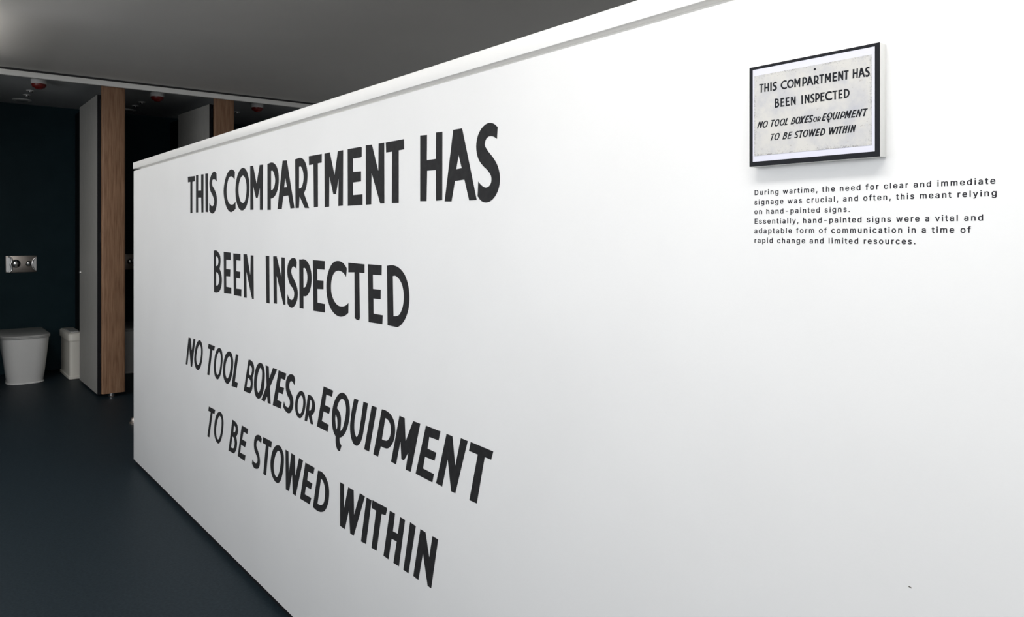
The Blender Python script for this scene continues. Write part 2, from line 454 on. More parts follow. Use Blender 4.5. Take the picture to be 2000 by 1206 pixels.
        ('P', '-18792,8667 ~-18505,8666 ~-18241,8583 ~-18094,8430 ~-18052,8209 ~-18110,7967 ~-18273,7751 ~-18472,7627 ~-18674,7604 -18851,7607 -19016,7274 -19290,7279|-18599,8457 ~-18439,8429 ~-18306,8322 ~-18280,8195 ~-18339,7985 ~-18505,7841 ~-18674,7817 -18792,7814'),
        ('M', '-17814,8668 -17545,8654 -17499,8030 -17102,8662 -16753,8659 -17229,7281 -17492,7271 -17351,7770 -17581,7503 -17713,7503 -17760,7993 -18004,7292 -18272,7307'),
        ('E', '-16472,8664 -15799,8652 -15882,8406 -16316,8406 -16401,8085 -15985,8070 -16071,7846 -16521,7847 -16620,7519 -16102,7497 -16175,7270 -16979,7292'),
        ('N', '-15519,8647 -15265,8641 -15141,7933 -14901,8673 -14617,8662 -15141,7266 -15318,7269 -15468,8032 -15723,7281 -15996,7296'),
        ('T', '-14492,8665 -13609,8637 -13691,8430 -13938,8433 -14251,7265 -14548,7263 -14208,8430 -14564,8438'),
    ],
    [
        ('T', '-34440,5959 -33570,5964 -33668,5753 -33928,5758 -34377,4593 -34653,4585 -34182,5750 -34519,5755'),
        ('O', '~-32939,5996 ~-32648,5955 ~-32468,5718 ~-32504,5335 ~-32720,4890 ~-33122,4590 ~-33457,4638 ~-33699,4900 ~-33668,5294 ~-33495,5665 ~-33233,5894|~-32939,5818 ~-32735,5738 ~-32706,5507 ~-32793,5182 ~-32975,4883 ~-33196,4753 ~-33367,4825 ~-33457,5071 ~-33345,5405 ~-33159,5681'),
        ('B', '-31335,5964 ~-30987,5947 ~-30723,5852 ~-30644,5688 ~-30723,5492 -30887,5363 ~-30775,5166 ~-30841,4881 -31153,4603 -31814,4578|-31133,5759 ~-30987,5743 ~-30933,5652 ~-31000,5537 -31214,5477|-31321,5272 ~-31153,5244 ~-31053,5084 ~-31120,4888 -31220,4802 -31512,4779'),
        ('E', '-30218,5952 -29503,5945 -29577,5729 -30015,5738 -30173,5395 -29689,5400 -29839,5152 -30301,5157 -30410,4810 -29795,4839 -29889,4591 -30690,4612'),
        ('S', '-28120,5663 -28035,5870 ~-28149,5940 ~-28408,5945 ~-28701,5825 ~-28849,5579 ~-28819,5308 ~-28642,5155 ~-28478,5023 ~-28495,4892 ~-28612,4811 ~-28819,4794 -29010,4856 -29070,4691 ~-28879,4587 ~-28583,4599 ~-28350,4693 ~-28223,4914 ~-28264,5136 ~-28437,5329 ~-28595,5485 ~-28554,5653 ~-28408,5727 ~-28235,5722'),
        ('T', '-27882,5971 -27022,5982 -27092,5743 -27337,5740 -27602,4585 -27876,4579 -27613,5737 -27938,5738'),
        ('O', '~-26430,5983 ~-26147,5962 ~-25918,5756 ~-25893,5466 ~-26019,5040 ~-26224,4730 ~-26456,4594 ~-26772,4610 ~-27066,4800 ~-27157,5125 ~-27039,5520 ~-26745,5850|~-26404,5785 ~-26224,5746 ~-26162,5581 ~-26213,5290 ~-26352,4977 ~-26561,4789 ~-26745,4839 ~-26851,5056 ~-26798,5332 ~-26613,5637'),
        ('W', '-25742,5973 -25479,5963 -25445,5182 -25216,5964 -24913,5956 -24880,5227 -24551,5954 -24229,5935 -24852,4569 -25090,4577 -25153,5255 -25430,4573 -25707,4568'),
        ('E', '-24031,5915 -23301,5921 -23394,5682 -23800,5670 -23886,5359 -23469,5347 -23586,5129 -23992,5122 -24080,4828 -23562,4848 -23681,4598 -24474,4579'),
        ('D', '-23030,5889 ~-22736,5913 ~-22426,5808 ~-22230,5573 ~-22208,5275 ~-22317,4961 ~-22558,4701 -22826,4590 ~-23098,4556 -23431,4589|-22803,5684 ~-22647,5637 ~-22523,5496 ~-22505,5233 ~-22594,4960 ~-22781,4830 -23075,4796'),
        ('W', '-21428,5923 -21153,5925 -21166,5156 -20867,5915 -20519,5911 -20490,5167 -20111,5936 -19805,5919 -20511,4543 -20740,4543 -20824,5225 -21110,4559 -21428,4567'),
        ('I', '-19699,5919 -19398,5919 -19738,4542 -20043,4523'),
        ('T', '-19341,5940 -18510,5949 -18503,5889 -18582,5723 -18807,5694 -19103,4553 -19398,4545 -19125,5696 -19383,5702'),
        ('H', '-18340,5920 -18059,5921 -18172,5401 -17902,5411 -17779,5908 -17525,5906 -17849,4539 -18142,4533 -17964,5182 -18243,5172 -18421,4538 -18698,4549'),
        ('I', '-17261,5923 -16975,5902 -17347,4523 -17609,4528'),
        ('N', '-16743,5897 -16494,5888 -16319,5283 -16167,5892 -15905,5891 -16229,4533 -16392,4538 -16620,5311 -16845,4523 -17098,4544'),
    ],
]
NOTICE_LINES = ['THIS COMPARTMENT HAS', 'BEEN INSPECTED', 'NO TOOL BOXES OR EQUIPMENT', 'TO BE STOWED WITHIN']

# sans-serif glyph outlines for the caption: advance, contours (thousandths of the type size)
GLYPHS = {
    ' ': (188, ''),
    ',': (188, '38,-119 68,71 137,71 84,-119'),
    '-': (453, '337,244 337,188 114,188 114,244'),
    '.': (188, '95,-4 83,-3 73,1 63,9 55,18 51,29 50,41 51,53 55,64 63,73 73,81 83,85 95,87 107,85 118,81 128,73 135,64 140,53 141,41 140,29 135,18 128,9 118,1 107,-3'),
    'D': (502, '219,0 96,0 96,57 215,57 254,60 288,68 318,81 343,99 363,122 379,149 390,181 397,216 399,255 397,294 390,329 379,361 364,388 344,410 320,428 291,441 258,449 221,452 93,452 93,509 225,509 273,505 315,495 353,478 385,455 412,426 433,391 449,351 458,306 462,255 458,205 449,159 433,119 411,83 384,54 351,31 312,14 268,3|125,509 125,0 60,0 60,509'),
    'E': (419, '60,0 60,509 372,509 372,452 125,452 125,286 355,286 355,229 125,229 125,57 375,57 375,0'),
    'a': (389, '160,-9 137,-7 115,-3 94,5 76,15 60,29 48,45 38,63 32,84 30,108 32,128 36,146 43,161 53,174 64,184 78,193 92,200 108,206 125,211 143,214 161,217 178,220 234,227 247,229 257,231 265,235 271,240 274,246 276,255 276,257 275,272 272,285 267,297 260,307 251,315 240,322 227,327 212,330 196,331 178,330 163,327 149,322 137,316 127,309 118,301 110,292 104,283 100,274 41,291 51,313 64,331 79,346 95,358 114,368 133,375 153,380 173,383 194,384 208,384 223,382 239,379 255,375 271,369 286,360 300,350 312,336 322,320 330,301 335,278 337,251 337,0 277,0 277,52 272,52 267,43 260,34 252,25 242,16 229,8 215,1 199,-4 181,-7|170,45 192,47 211,51 228,59 242,68 254,80 263,93 270,108 274,122 276,138 276,190 272,187 267,184 259,182 251,180 241,178 231,176 200,171 175,168 161,166 147,163 134,159 122,153 112,147 103,139 97,130 93,118 92,105 93,93 96,82 102,72 109,64 119,57 130,52 142,48 156,46'),
    'b': (424, '229,-8 208,-7 189,-3 172,4 159,12 147,21 138,31 130,41 123,50 118,59 112,59 112,0 53,0 53,509 114,509 114,319 118,319 123,327 130,336 137,346 147,355 158,364 171,373 188,379 207,383 229,384 259,382 287,374 313,361 335,342 354,320 370,293 381,261 388,227 390,189 388,151 381,116 370,84 355,57 336,34 313,16 288,3 260,-6|220,47 242,49 262,55 279,66 294,80 306,97 316,117 323,139 327,163 328,189 327,215 323,239 316,261 307,281 295,298 280,311 262,322 243,328 220,330 198,328 178,322 161,312 147,299 134,282 125,263 118,241 114,216 113,189 114,162 118,138 125,115 135,95 147,78 162,65 179,55 198,49'),
    'c': (396, '207,-8 174,-5 144,3 117,16 93,35 72,58 56,85 44,116 37,150 34,187 37,225 44,260 56,291 72,318 93,341 117,360 144,374 174,382 207,384 226,384 243,381 260,377 276,371 291,364 305,356 318,346 330,335 340,322 349,308 356,293 362,277 303,262 300,272 295,281 290,289 284,297 278,304 270,311 261,316 252,321 242,325 231,328 220,329 207,330 184,328 163,321 145,310 130,296 118,278 108,258 102,236 98,212 96,187 98,163 102,139 108,117 118,97 130,80 145,66 163,55 184,49 207,46 220,47 232,49 243,52 253,55 262,60 271,66 279,73 285,80 292,89 297,98 301,107 304,117 363,102 357,86 350,70 341,56 331,43 319,32 306,21 292,12 277,5 261,-1 244,-5 226,-7'),
    'd': (424, '195,-8 165,-6 137,3 111,16 89,34 70,57 55,84 43,116 36,151 34,189 36,227 43,261 55,293 70,320 89,342 112,361 137,374 165,382 196,384 218,383 237,379 253,373 267,364 278,355 287,346 295,336 301,327 306,319 311,319 311,509 372,509 372,0 313,0 313,59 307,59 301,50 295,41 287,31 277,21 266,12 252,4 236,-3 217,-7|205,47 226,49 246,55 263,65 278,78 290,95 299,115 306,138 310,162 312,189 310,216 306,241 300,263 290,282 278,299 263,312 246,322 227,328 205,330 182,328 162,322 145,311 130,298 118,281 108,261 102,239 98,215 96,189 98,163 102,139 109,117 118,97 130,80 145,66 162,55 182,49'),
    'e': (404, '212,-8 177,-5 145,3 117,16 92,35 72,58 56,85 44,116 37,150 34,187 36,224 44,258 55,290 71,317 91,340 115,359 142,373 172,382 205,384 226,383 246,380 266,374 285,366 303,355 319,341 334,324 347,305 357,282 365,256 370,227 371,194 371,169 75,169 75,221 338,221 310,202 308,226 304,248 298,269 288,286 277,301 263,314 246,323 227,328 205,330 183,328 164,323 146,313 131,301 119,286 109,270 102,251 97,231 96,211 96,178 98,151 102,127 110,106 121,88 135,73 151,61 169,53 190,48 212,46 227,47 241,49 254,53 265,58 276,65 285,73 294,82 300,93 306,105 365,91 358,72 348,55 335,39 320,26 302,14 283,4 261,-3 237,-7'),
    'f': (254, '228,379 228,327 6,327 6,379|81,0 81,432 82,452 87,470 96,486 107,499 120,510 135,519 152,525 169,529 187,530 201,530 212,529 222,527 231,525 238,523 243,521 227,468 215,472 209,473 202,474 195,474 178,472 164,468 154,460 147,449 143,435 142,419 142,0'),
    'g': (425, '207,-151 180,-149 156,-146 134,-140 114,-132 97,-122 82,-110 70,-97 59,-84 51,-69 101,-41 107,-49 114,-57 122,-66 131,-74 142,-82 154,-88 169,-93 187,-96 207,-97 236,-95 261,-87 282,-75 298,-58 308,-34 311,-6 311,68 306,68 301,60 294,51 287,41 277,32 266,23 252,16 236,10 217,6 195,5 165,7 138,14 113,27 90,43 71,65 55,90 43,120 36,154 34,191 36,229 43,263 55,293 71,320 90,342 112,361 138,374 166,382 196,384 218,383 237,379 253,373 267,365 279,356 288,346 296,336 302,327 308,319 313,319 313,379 372,379 372,-9 370,-40 363,-67 350,-90 334,-109 314,-124 291,-136 265,-144 237,-149|205,59 227,61 246,66 264,75 278,87 290,103 300,121 307,142 311,166 312,193 311,219 307,242 300,264 291,283 279,299 264,312 247,322 227,328 205,330 182,328 163,322 145,312 130,298 118,282 109,262 102,241 98,218 96,193 98,167 102,144 109,123 118,104 131,88 145,76 163,66 183,61'),
    'h': (410, '114,227 114,0 53,0 53,509 114,509 114,287 102,287 116,319 132,344 152,362 175,374 200,382 227,384 252,383 275,377 295,369 313,356 328,340 341,321 350,298 355,271 357,240 357,0 296,0 296,235 293,263 286,286 273,304 256,318 235,326 210,329 192,328 176,324 161,317 147,308 136,297 126,283 119,266 115,248'),
    'i': (167, '53,0 53,379 114,379 114,0|84,443 73,444 63,448 54,455 47,463 43,472 41,483 43,494 47,504 54,512 63,518 73,522 84,524 95,522 105,518 114,512 121,504 125,494 126,483 125,472 121,463 114,455 105,448 95,444'),
    'l': (167, '53,0 53,509 114,509 114,0'),
    'm': (610, '53,0 53,379 112,379 112,295 108,295 114,314 122,331 132,346 144,358 158,368 172,376 187,382 203,385 219,386 245,383 268,375 287,361 303,342 314,320 321,295 312,295 318,312 326,329 337,343 350,356 364,366 381,375 398,381 417,385 437,386 458,385 478,380 497,372 514,361 529,346 541,328 550,307 555,283 557,255 557,0 496,0 496,254 493,279 485,298 473,313 456,323 438,329 419,330 402,329 387,326 374,320 363,312 353,302 345,290 340,277 336,263 335,247 335,0 274,0 274,260 272,280 265,297 253,311 238,322 220,328 199,330 185,329 171,326 158,320 145,312 135,302 126,289 119,274 115,257 114,238 114,0'),
    'n': (410, '114,227 114,0 53,0 53,379 112,379 112,287 102,287 116,319 132,344 152,362 175,374 200,382 227,384 252,383 275,377 295,369 313,356 328,340 341,321 350,298 355,271 357,240 357,0 296,0 296,235 293,263 286,286 273,304 256,318 235,326 210,329 192,328 176,324 161,317 147,308 136,297 126,283 119,266 115,248'),
    'o': (415, '207,-8 174,-5 144,3 117,16 93,35 72,58 56,85 44,116 37,150 34,187 37,225 44,260 56,291 72,318 93,341 117,360 144,374 174,382 207,384 241,382 271,374 299,360 323,341 343,318 359,291 371,260 379,225 381,187 379,150 371,116 359,85 343,58 323,35 299,16 271,3 241,-5|207,46 231,49 252,55 270,66 285,80 298,97 307,117 314,139 318,163 319,187 318,212 314,236 307,258 298,278 285,296 270,310 252,321 231,328 207,330 184,328 163,321 145,310 130,296 118,278 108,258 102,236 98,212 96,187 98,163 102,139 108,117 118,97 130,80 145,66 163,55 184,49'),
    'p': (424, '53,-143 53,379 112,379 112,319 118,319 123,327 130,336 137,346 147,355 158,364 171,373 188,379 207,383 229,384 259,382 287,374 313,361 335,342 354,320 370,293 381,261 388,227 390,189 388,151 381,116 370,84 355,57 336,34 313,16 288,3 260,-6 229,-8 208,-7 189,-3 173,4 159,12 147,21 138,31 130,41 124,50 118,59 114,59 114,-143|220,47 242,49 262,55 279,66 294,80 306,97 316,117 323,139 327,163 328,189 327,215 323,239 316,261 307,281 295,298 280,311 262,322 243,328 220,330 198,328 178,322 161,312 147,299 134,282 125,263 118,241 114,216 113,189 114,162 118,138 125,115 135,95 147,78 162,65 179,55 198,49'),
    'r': (259, '53,0 53,379 112,379 112,321 115,321 124,339 137,354 152,367 171,377 191,383 213,385 229,384 243,384 243,322 230,324 223,325 215,326 207,326 190,324 174,321 159,315 146,306 135,296 126,284 119,269 115,254 114,237 114,0'),
    's': (365, '182,-8 157,-7 133,-3 112,3 93,12 76,24 62,38 50,54 41,73 36,94 94,107 101,87 111,72 124,60 141,52 160,47 181,45 206,47 227,53 244,62 258,74 265,88 268,103 266,115 262,126 254,136 243,144 229,150 212,155 149,170 118,180 92,192 72,208 58,227 50,249 47,274 49,295 55,314 65,332 79,347 95,360 115,370 137,378 161,383 187,384 212,383 234,379 254,372 271,363 286,352 299,339 309,324 318,308 324,290 268,277 262,291 254,304 243,316 228,325 210,331 187,333 166,331 147,326 131,317 119,305 111,292 109,277 110,264 115,253 124,243 136,235 152,229 172,223 229,209 261,200 287,187 306,171 320,153 328,131 331,107 329,85 323,65 312,47 298,31 281,18 260,6 236,-2 210,-7'),
    't': (227, '204,379 204,327 6,327 6,379|65,471 126,471 126,98 127,83 130,70 136,61 144,55 156,51 170,50 185,51 202,54 213,2 207,0 200,-2 192,-3 184,-3 176,-4 168,-4 138,-1 113,7 92,21 77,41 68,64 65,93'),
    'u': (410, '182,-5 158,-3 135,2 115,11 97,23 82,39 69,59 60,82 54,109 53,139 53,379 114,379 114,144 116,117 124,94 137,75 154,61 175,53 200,50 218,51 234,55 249,62 263,71 274,83 283,97 290,113 295,132 296,153 296,379 357,379 357,0 298,0 298,92 307,92 294,60 277,35 257,17 234,5 209,-3'),
    'v': (389, '163,0 17,379 84,379 165,155 173,132 180,110 187,87 193,64 199,42 206,21 184,21 191,42 197,64 203,87 209,110 216,132 224,155 305,379 371,379 226,0'),
    'w': (567, '138,0 23,379 87,379 133,214 140,190 147,164 154,137 161,107 168,75 175,41 165,41 172,74 179,105 186,135 192,163 199,189 206,214 252,379 316,379 362,214 368,189 375,163 382,136 388,106 395,75 402,41 391,41 399,75 406,106 413,135 420,163 427,189 434,214 480,379 545,379 429,0 368,0 319,172 305,225 300,243 295,262 291,280 277,338 291,338 277,280 263,225 258,207 253,189 248,172 199,0'),
    'y': (389, '47,-139 61,-86 71,-87 83,-89 94,-90 104,-89 113,-86 122,-81 130,-74 138,-64 145,-51 151,-36 163,-1 17,379 84,379 165,155 173,132 180,109 187,87 193,64 199,42 206,21 184,21 190,42 196,64 202,87 209,110 216,132 224,155 305,379 371,379 204,-58 196,-77 187,-93 177,-107 165,-119 153,-128 139,-136 125,-141 109,-144 91,-145 82,-145 73,-144 65,-143 57,-142 52,-140'),
}
CAPTION = [
    ('During wartime, the need for clear and immediate', .3373),
    ('signage was crucial, and often, this meant relying', .3390),
    ('on hand-painted signs.', .1540),
    ('Essentially, hand-painted signs were a vital and', .3240),
    ('adaptable form of communication in a time of', .3096),
    ('rapid change and limited resources.', .2433),
]

# ---------------------------------------------------------------- the room shell
X_LEFT, X_RIGHT, Y_NEAR, Y_BACK = -2.40, 3.30, -3.0, 8.80
PART_END = 4.875
structure(box_obj('floor', (X_LEFT - .2, X_RIGHT + .2, Y_NEAR - .2, Y_BACK + .2, -.12, 0), M['floor']))
structure(box_obj('ceiling', (X_LEFT - .2, X_RIGHT + .2, Y_NEAR - .2, 6.95, CEIL, CEIL + .15), M['ceiling']))
structure(box_obj('ceiling_cubicles', (X_LEFT - .2, X_RIGHT + .2, 6.95, Y_BACK + .2, CEIL, CEIL + .15), M['cubicle_ceiling']))
structure(box_obj('wall_back', (X_LEFT - .2, X_RIGHT + .2, Y_BACK, Y_BACK + .2, 0, CEIL), M['navy']))
# near wall (behind the viewer) with an assumed window opening
NX0, NX1 = -2.2, .6
bm = bmesh.new()
box(bm, X_LEFT - .2, NX0, Y_NEAR - .2, Y_NEAR, 0, CEIL)
box(bm, NX1, X_RIGHT + .2, Y_NEAR - .2, Y_NEAR, 0, CEIL)
box(bm, NX0, NX1, Y_NEAR - .2, Y_NEAR, 0, .95)
box(bm, NX0, NX1, Y_NEAR - .2, Y_NEAR, 2.52, CEIL)
structure(finish('wall_near', bm, M['room_wall']))
structure(box_obj('wall_far_right', (X_RIGHT, X_RIGHT + .2, Y_NEAR, Y_BACK, 0, CEIL), M['room_wall']))
# the end wall that closes the first cubicle on the left
structure(box_obj('wall_cubicle_end', (X_LEFT, -.12, 7.0, Y_BACK, 0, CEIL), M['room_wall']))
# left wall with an assumed wide window opening
WY0, WY1, WZ0, WZ1 = -.75, 5.55, .95, 2.52
bm = bmesh.new()
box(bm, X_LEFT - .2, X_LEFT, Y_NEAR, WY0, 0, CEIL)
box(bm, X_LEFT - .2, X_LEFT, WY1, Y_BACK, 0, CEIL)
box(bm, X_LEFT - .2, X_LEFT, WY0, WY1, 0, WZ0)
box(bm, X_LEFT - .2, X_LEFT, WY0, WY1, WZ1, CEIL)
structure(finish('wall_left', bm, M['room_wall']))
bm = bmesh.new()
for a, b in ((NX0, NX0 + .06), (NX1 - .06, NX1), (-.83, -.77)):
    box(bm, a, b, Y_NEAR - .12, Y_NEAR - .06, WZ0, WZ1)
for a, b in ((WZ0, WZ0 + .06), (WZ1 - .06, WZ1)):
    box(bm, NX0, NX1, Y_NEAR - .12, Y_NEAR - .06, a, b)
win2 = structure(finish('assumed_window_2', bm, M['frame']))  # assumed window behind the viewer, added for its light
bm = bmesh.new()
for a, b in ((WY0, WY0 + .06), (WY1 - .06, WY1), (.80, .86), (2.37, 2.43), (3.94, 4.00)):
    box(bm, X_LEFT - .12, X_LEFT - .06, a, b, WZ0, WZ1)
for a, b in ((WZ0, WZ0 + .06), (WZ1 - .06, WZ1)):
    box(bm, X_LEFT - .12, X_LEFT - .06, WY0, WY1, a, b)
win = structure(finish('assumed_window_1', bm, M['frame']))  # assumed window, out of view, added for its light
glass = bpy.data.materials.new('assumed_window_glass')
glass.use_nodes = True
nt = glass.node_tree
for n_ in list(nt.nodes):
    if n_.type == 'BSDF_PRINCIPLED':
        nt.nodes.remove(n_)
tr = nt.nodes.new('ShaderNodeBsdfTransparent')
gl = nt.nodes.new('ShaderNodeBsdfGlossy')
gl.inputs['Roughness'].default_value = .02
mx = nt.nodes.new('ShaderNodeMixShader')
mx.inputs['Fac'].default_value = .06
nt.links.new(tr.outputs[0], mx.inputs[1])
nt.links.new(gl.outputs[0], mx.inputs[2])
nt.links.new(mx.outputs[0], nt.nodes['Material Output'].inputs['Surface'])
box_obj('assumed_window_pane', (X_LEFT - .095, X_LEFT - .085, WY0 + .05, WY1 - .05, WZ0 + .05, WZ1 - .05), glass, win)
box_obj('assumed_window_pane', (NX0 + .05, NX1 - .05, Y_NEAR - .095, Y_NEAR - .085, WZ0 + .05, WZ1 - .05), glass, win2)

# the white partition: recessed black plinth, panel, shadow groove, coping
PT = .12
part = structure(box_obj('wall_right', (WALL_X, WALL_X + PT, Y_NEAR, PART_END, .027, 1.743), M['wall'], bev=.0015))
box_obj('plinth', (WALL_X + .012, WALL_X + PT - .012, Y_NEAR, PART_END - .012, 0, .03), M['black'], part)
box_obj('groove', (WALL_X + .020, WALL_X + PT - .020, Y_NEAR, PART_END - .085, 1.740, 1.757), M['groove'], part)
box_obj('coping', (WALL_X - .004, WALL_X + PT + .004, Y_NEAR, PART_END + .001, 1.7545, 1.7925), M['coping'], part, bev=.002)

me = flat_mesh('scuff', [[(.0022 * math.cos(t * .524) + .0008 * math.sin(t * .524), .0006 * math.sin(t * .524) - .0007 * math.cos(t * .524)) for t in range(12)]], .0002)
me.transform(wall_basis(WALL_X - .00003, .444, .888))
link('scuff', me, M['steel'], part)

# pale edge strip of the ceiling in front of the cubicles, with a dark strip above it painting in the shadow line
structure(box_obj('trim_1', (X_LEFT, X_RIGHT, 6.935, 6.965, 2.6005, 2.6430), M['strip'], bev=.002))
structure(box_obj('shade_strip', (X_LEFT, X_RIGHT, 6.940, 6.965, 2.6405, CEIL), M['gap']))

# ---------------------------------------------------------------- big painted notice on the partition
notice = empty('wall_lettering', (WALL_X, -2.55 + 5.1, 1.05), 'big black painted notice in hand-lettered capitals on the white partition', 'lettering')
inv = Matrix.Translation((-WALL_X, -2.55, -1.05))


def words():
    for text, letters in zip(NOTICE_LINES, NOTICE):
        k = 0
        for w in text.split():
            yield w, letters[k:k + len(w)]
            k += len(w)


for w, letters in words():
    cs = [smooth_contour(c) for ch, s in letters for c in parse(s, 1e-4)]
    me = flat_mesh('painted_word', cs, .0006)
    me.transform(inv @ wall_basis(WALL_X - .00005))
    link('painted_word', me, M['paint'], notice)

# ---------------------------------------------------------------- small framed copy of the old sign
SY0, SY1, SZ0, SZ1 = -.6774, -.4753, 1.4673, 1.6224      # along the wall (= -Y) and up
SX = WALL_X - .0185
sign = empty('framed_sign', (WALL_X, -(SY0 + SY1) / 2, SZ0), 'small black-bordered board showing an old painted inspection sign, hung above the caption', 'sign')
sinv = Matrix.Translation((-WALL_X, (SY0 + SY1) / 2, -SZ0))


def sign_box(name, a0, a1, z0, z1, x0, x1, m, bev=0.0):
    o = box_obj(name, (x0, x1, -a1, -a0, z0, z1), m, None, bev)
    o.data.transform(sinv)
    o.parent = sign
    return o


sign_box('backing_board', SY0, SY1, SZ0, SZ1, SX, WALL_X - .0001, M['board'], .0006)
b0, b1, bz0, bz1 = -.6716, -.4820, 1.4746, 1.6181


def ring_mesh(o4, i4, th):
    return flat_mesh('border', [[(o4[0], o4[2]), (o4[1], o4[2]), (o4[1], o4[3]), (o4[0], o4[3])],
                                [(i4[0], i4[2]), (i4[1], i4[2]), (i4[1], i4[3]), (i4[0], i4[3])]], th)


me = ring_mesh((SY0, SY1, SZ0, SZ1), (b0, b1, bz0, bz1), .0005)
me.transform(sinv @ wall_basis(SX - .00002))
link('border', me, M['border'], sign)
sign_box('mount', b0 + .0001, b1 - .0001, bz0 + .0001, bz1 - .0001, SX - .0004, SX - .00002, M['mount'])
me = flat_mesh('plate_picture', [[(-.6686, 1.4836), (-.4863, 1.4836), (-.4863, 1.6080), (-.6686, 1.6080)]], .0003)
ctr = Vector((-.5775, 1.5458, 0))
me.transform(Matrix.Translation(-ctr))
pic = link('plate_picture', me, M['enamel'], sign)
pic.matrix_local = sinv @ wall_basis(SX - .00045, -ctr.x, ctr.y)
me = flat_mesh('nail_hole', [[(-.5686 + .0017 * math.cos(t * math.pi / 12), 1.6018 + .0017 * math.sin(t * math.pi / 12)) for t in range(24)]], .0002)
me.transform(sinv @ wall_basis(SX - .00078))
link('nail_hole', me, M['border'], sign)
AF = ((0.0705853, 0.0014211, -0.3964882), (-0.0003121, 0.0755070, 1.4690529))
for w, letters in words():
    cs = []
    for ch, s in letters:
        for c in parse(s, 1e-4):
            cs.append([(AF[0][0] * x + AF[0][1] * y + AF[0][2], AF[1][0] * x + AF[1][1] * y + AF[1][2]) for x, y in smooth_contour(c)])
    me = flat_mesh('printed_word', cs, .0002)
    me.transform(sinv @ wall_basis(SX - .00078))
    link('printed_word', me, M['border'], sign)


# ---------------------------------------------------------------- caption paragraph
def area2(p):
    return sum(p[i - 1][0] * p[i][1] - p[i][0] * p[i - 1][1] for i in range(len(p)))


def inside(pt, poly):
    r = False
    for i in range(len(poly)):
        (x1, y1), (x2, y2) = poly[i - 1], poly[i]
        if (y1 > pt[1]) != (y2 > pt[1]) and pt[0] < (x2 - x1) * (pt[1] - y1) / (y2 - y1) + x1:
            r = not r
    return r


def glyph_layers(s):
    """outlines of one glyph split into layers whose outer outlines do not overlap"""
    cs = [[(q[0], q[1]) for q in c] for c in parse(s, 1.0)]
    sign_ = 1 if area2(max(cs, key=lambda c: abs(area2(c)))) > 0 else -1
    layers = [[c] for c in cs if area2(c) * sign_ > 0]
    for c in cs:
        if area2(c) * sign_ <= 0:
            for L in layers:
                if inside(c[0], L[0]):
                    L.append(c)
                    break
    return layers


BOLD = [(0, 0), (-16, 0), (16, 0), (-16 * .6, 16 * .5), (16 * .6, 16 * .5), (-16 * .6, -16 * .5), (16 * .6, -16 * .5)]


caption = empty('wall_caption', (WALL_X, .68, 1.348), 'paragraph of small dark sans-serif caption text on the white wall, below the framed sign', 'text')
cinv = Matrix.Translation((-WALL_X, -.68, -1.348))
SIZE = .0153
for row, (text, width) in enumerate(CAPTION):
    glyph_w = sum(GLYPHS[ch][0] for ch in text) * .001 * SIZE
    track = (width - glyph_w + .0012) / (len(text) - 1)
    x = -.6803 - .05 * SIZE
    y = 1.4239 - .01514 * row
    layers = [[], [], []]
    for ch in text:
        adv, s = GLYPHS[ch]
        if s:
            for k, L in enumerate(glyph_layers(s)):
                for c in L:
                    layers[k].append([(x + q[0] * .001 * SIZE, y + q[1] * .001 * SIZE) for q in c])
        x += adv * .001 * SIZE + track
    bm = bmesh.new()
    for k, cs in enumerate(layers):
        if not cs:
            continue
        for q, (dx, dy) in enumerate(BOLD):
            me = flat_mesh('layer', cs, .0002)
            me.transform(Matrix.Translation((dx * .001 * SIZE, dy * .001 * SIZE, (k * len(BOLD) + q) * .000004)))
            bm.from_mesh(me)
            bpy.data.meshes.remove(me)
    me = bpy.data.meshes.new('text_line')
    bm.to_mesh(me)
    bm.free()
    me.transform(cinv @ wall_basis(WALL_X - .00005))
    link('text_line', me, M['vinyl'], caption)

# ---------------------------------------------------------------- cubicle fronts
STEP = .915
PX, PY = 1.349, 7.0                 # middle of the first pilaster, its front face


def rounded_rect(x0, x1, y0, y1, r, n=5):
    pts = []
    for cx, cy, a0 in ((x1 - r, y1 - r, 0), (x0 + r, y1 - r, 90), (x0 + r, y0 + r, 180), (x1 - r, y0 + r, 270)):
        for k in range(n + 1):
            a = math.radians(a0 + 90 * k / n)
            pts.append((cx + r * math.cos(a), cy + r * math.sin(a)))
    return pts


def make_pilaster(label):
    root = empty('cubicle_pilaster', (PX, PY, 0), label, 'pilaster', 'walnut pilasters between the cubicles')
    bm = bmesh.new()
    pts = rounded_rect(-.0905, .0905, 0, .05, .018)
    loft(bm, [[(x, y, z) for x, y in pts] for z in (.032, CEIL)])
    finish('panel', bm, M['wood'], root, True)
    lathe_obj('foot', [(.026, 0), (.027, .004), (.021, .009), (.021, .033)], M['polished'], root, (-.012, .025, 0))
    return root


pil = make_pilaster('walnut-faced pilaster with a chrome foot, beside the white partition end')
p2 = copy_tree(pil)
p2.location.x += STEP
p2['label'] = 'walnut-faced pilaster seen only above the white partition'

for k, lab in enumerate(('dark cubicle divider behind the full-height walnut pilaster', 'dark cubicle divider behind the pilaster seen above the partition')):
    x = PX + STEP * k
    d = empty('cubicle_divider', (x, PY + .05, 0), lab, 'divider', 'dark dividers between the cubicles')
    bm = bmesh.new()
    box(bm, -.012, .012, .004, Y_BACK - PY - .054, .03, 2.6)
    finish('panel', bm, M['dark_laminate'], d)
    for yy in (.25, 1.5):
        lathe_obj('foot', [(.022, 0), (.022, .006), (.011, .009), (.011, .031)], M['chrome'], d, (0, yy, 0), n=20)


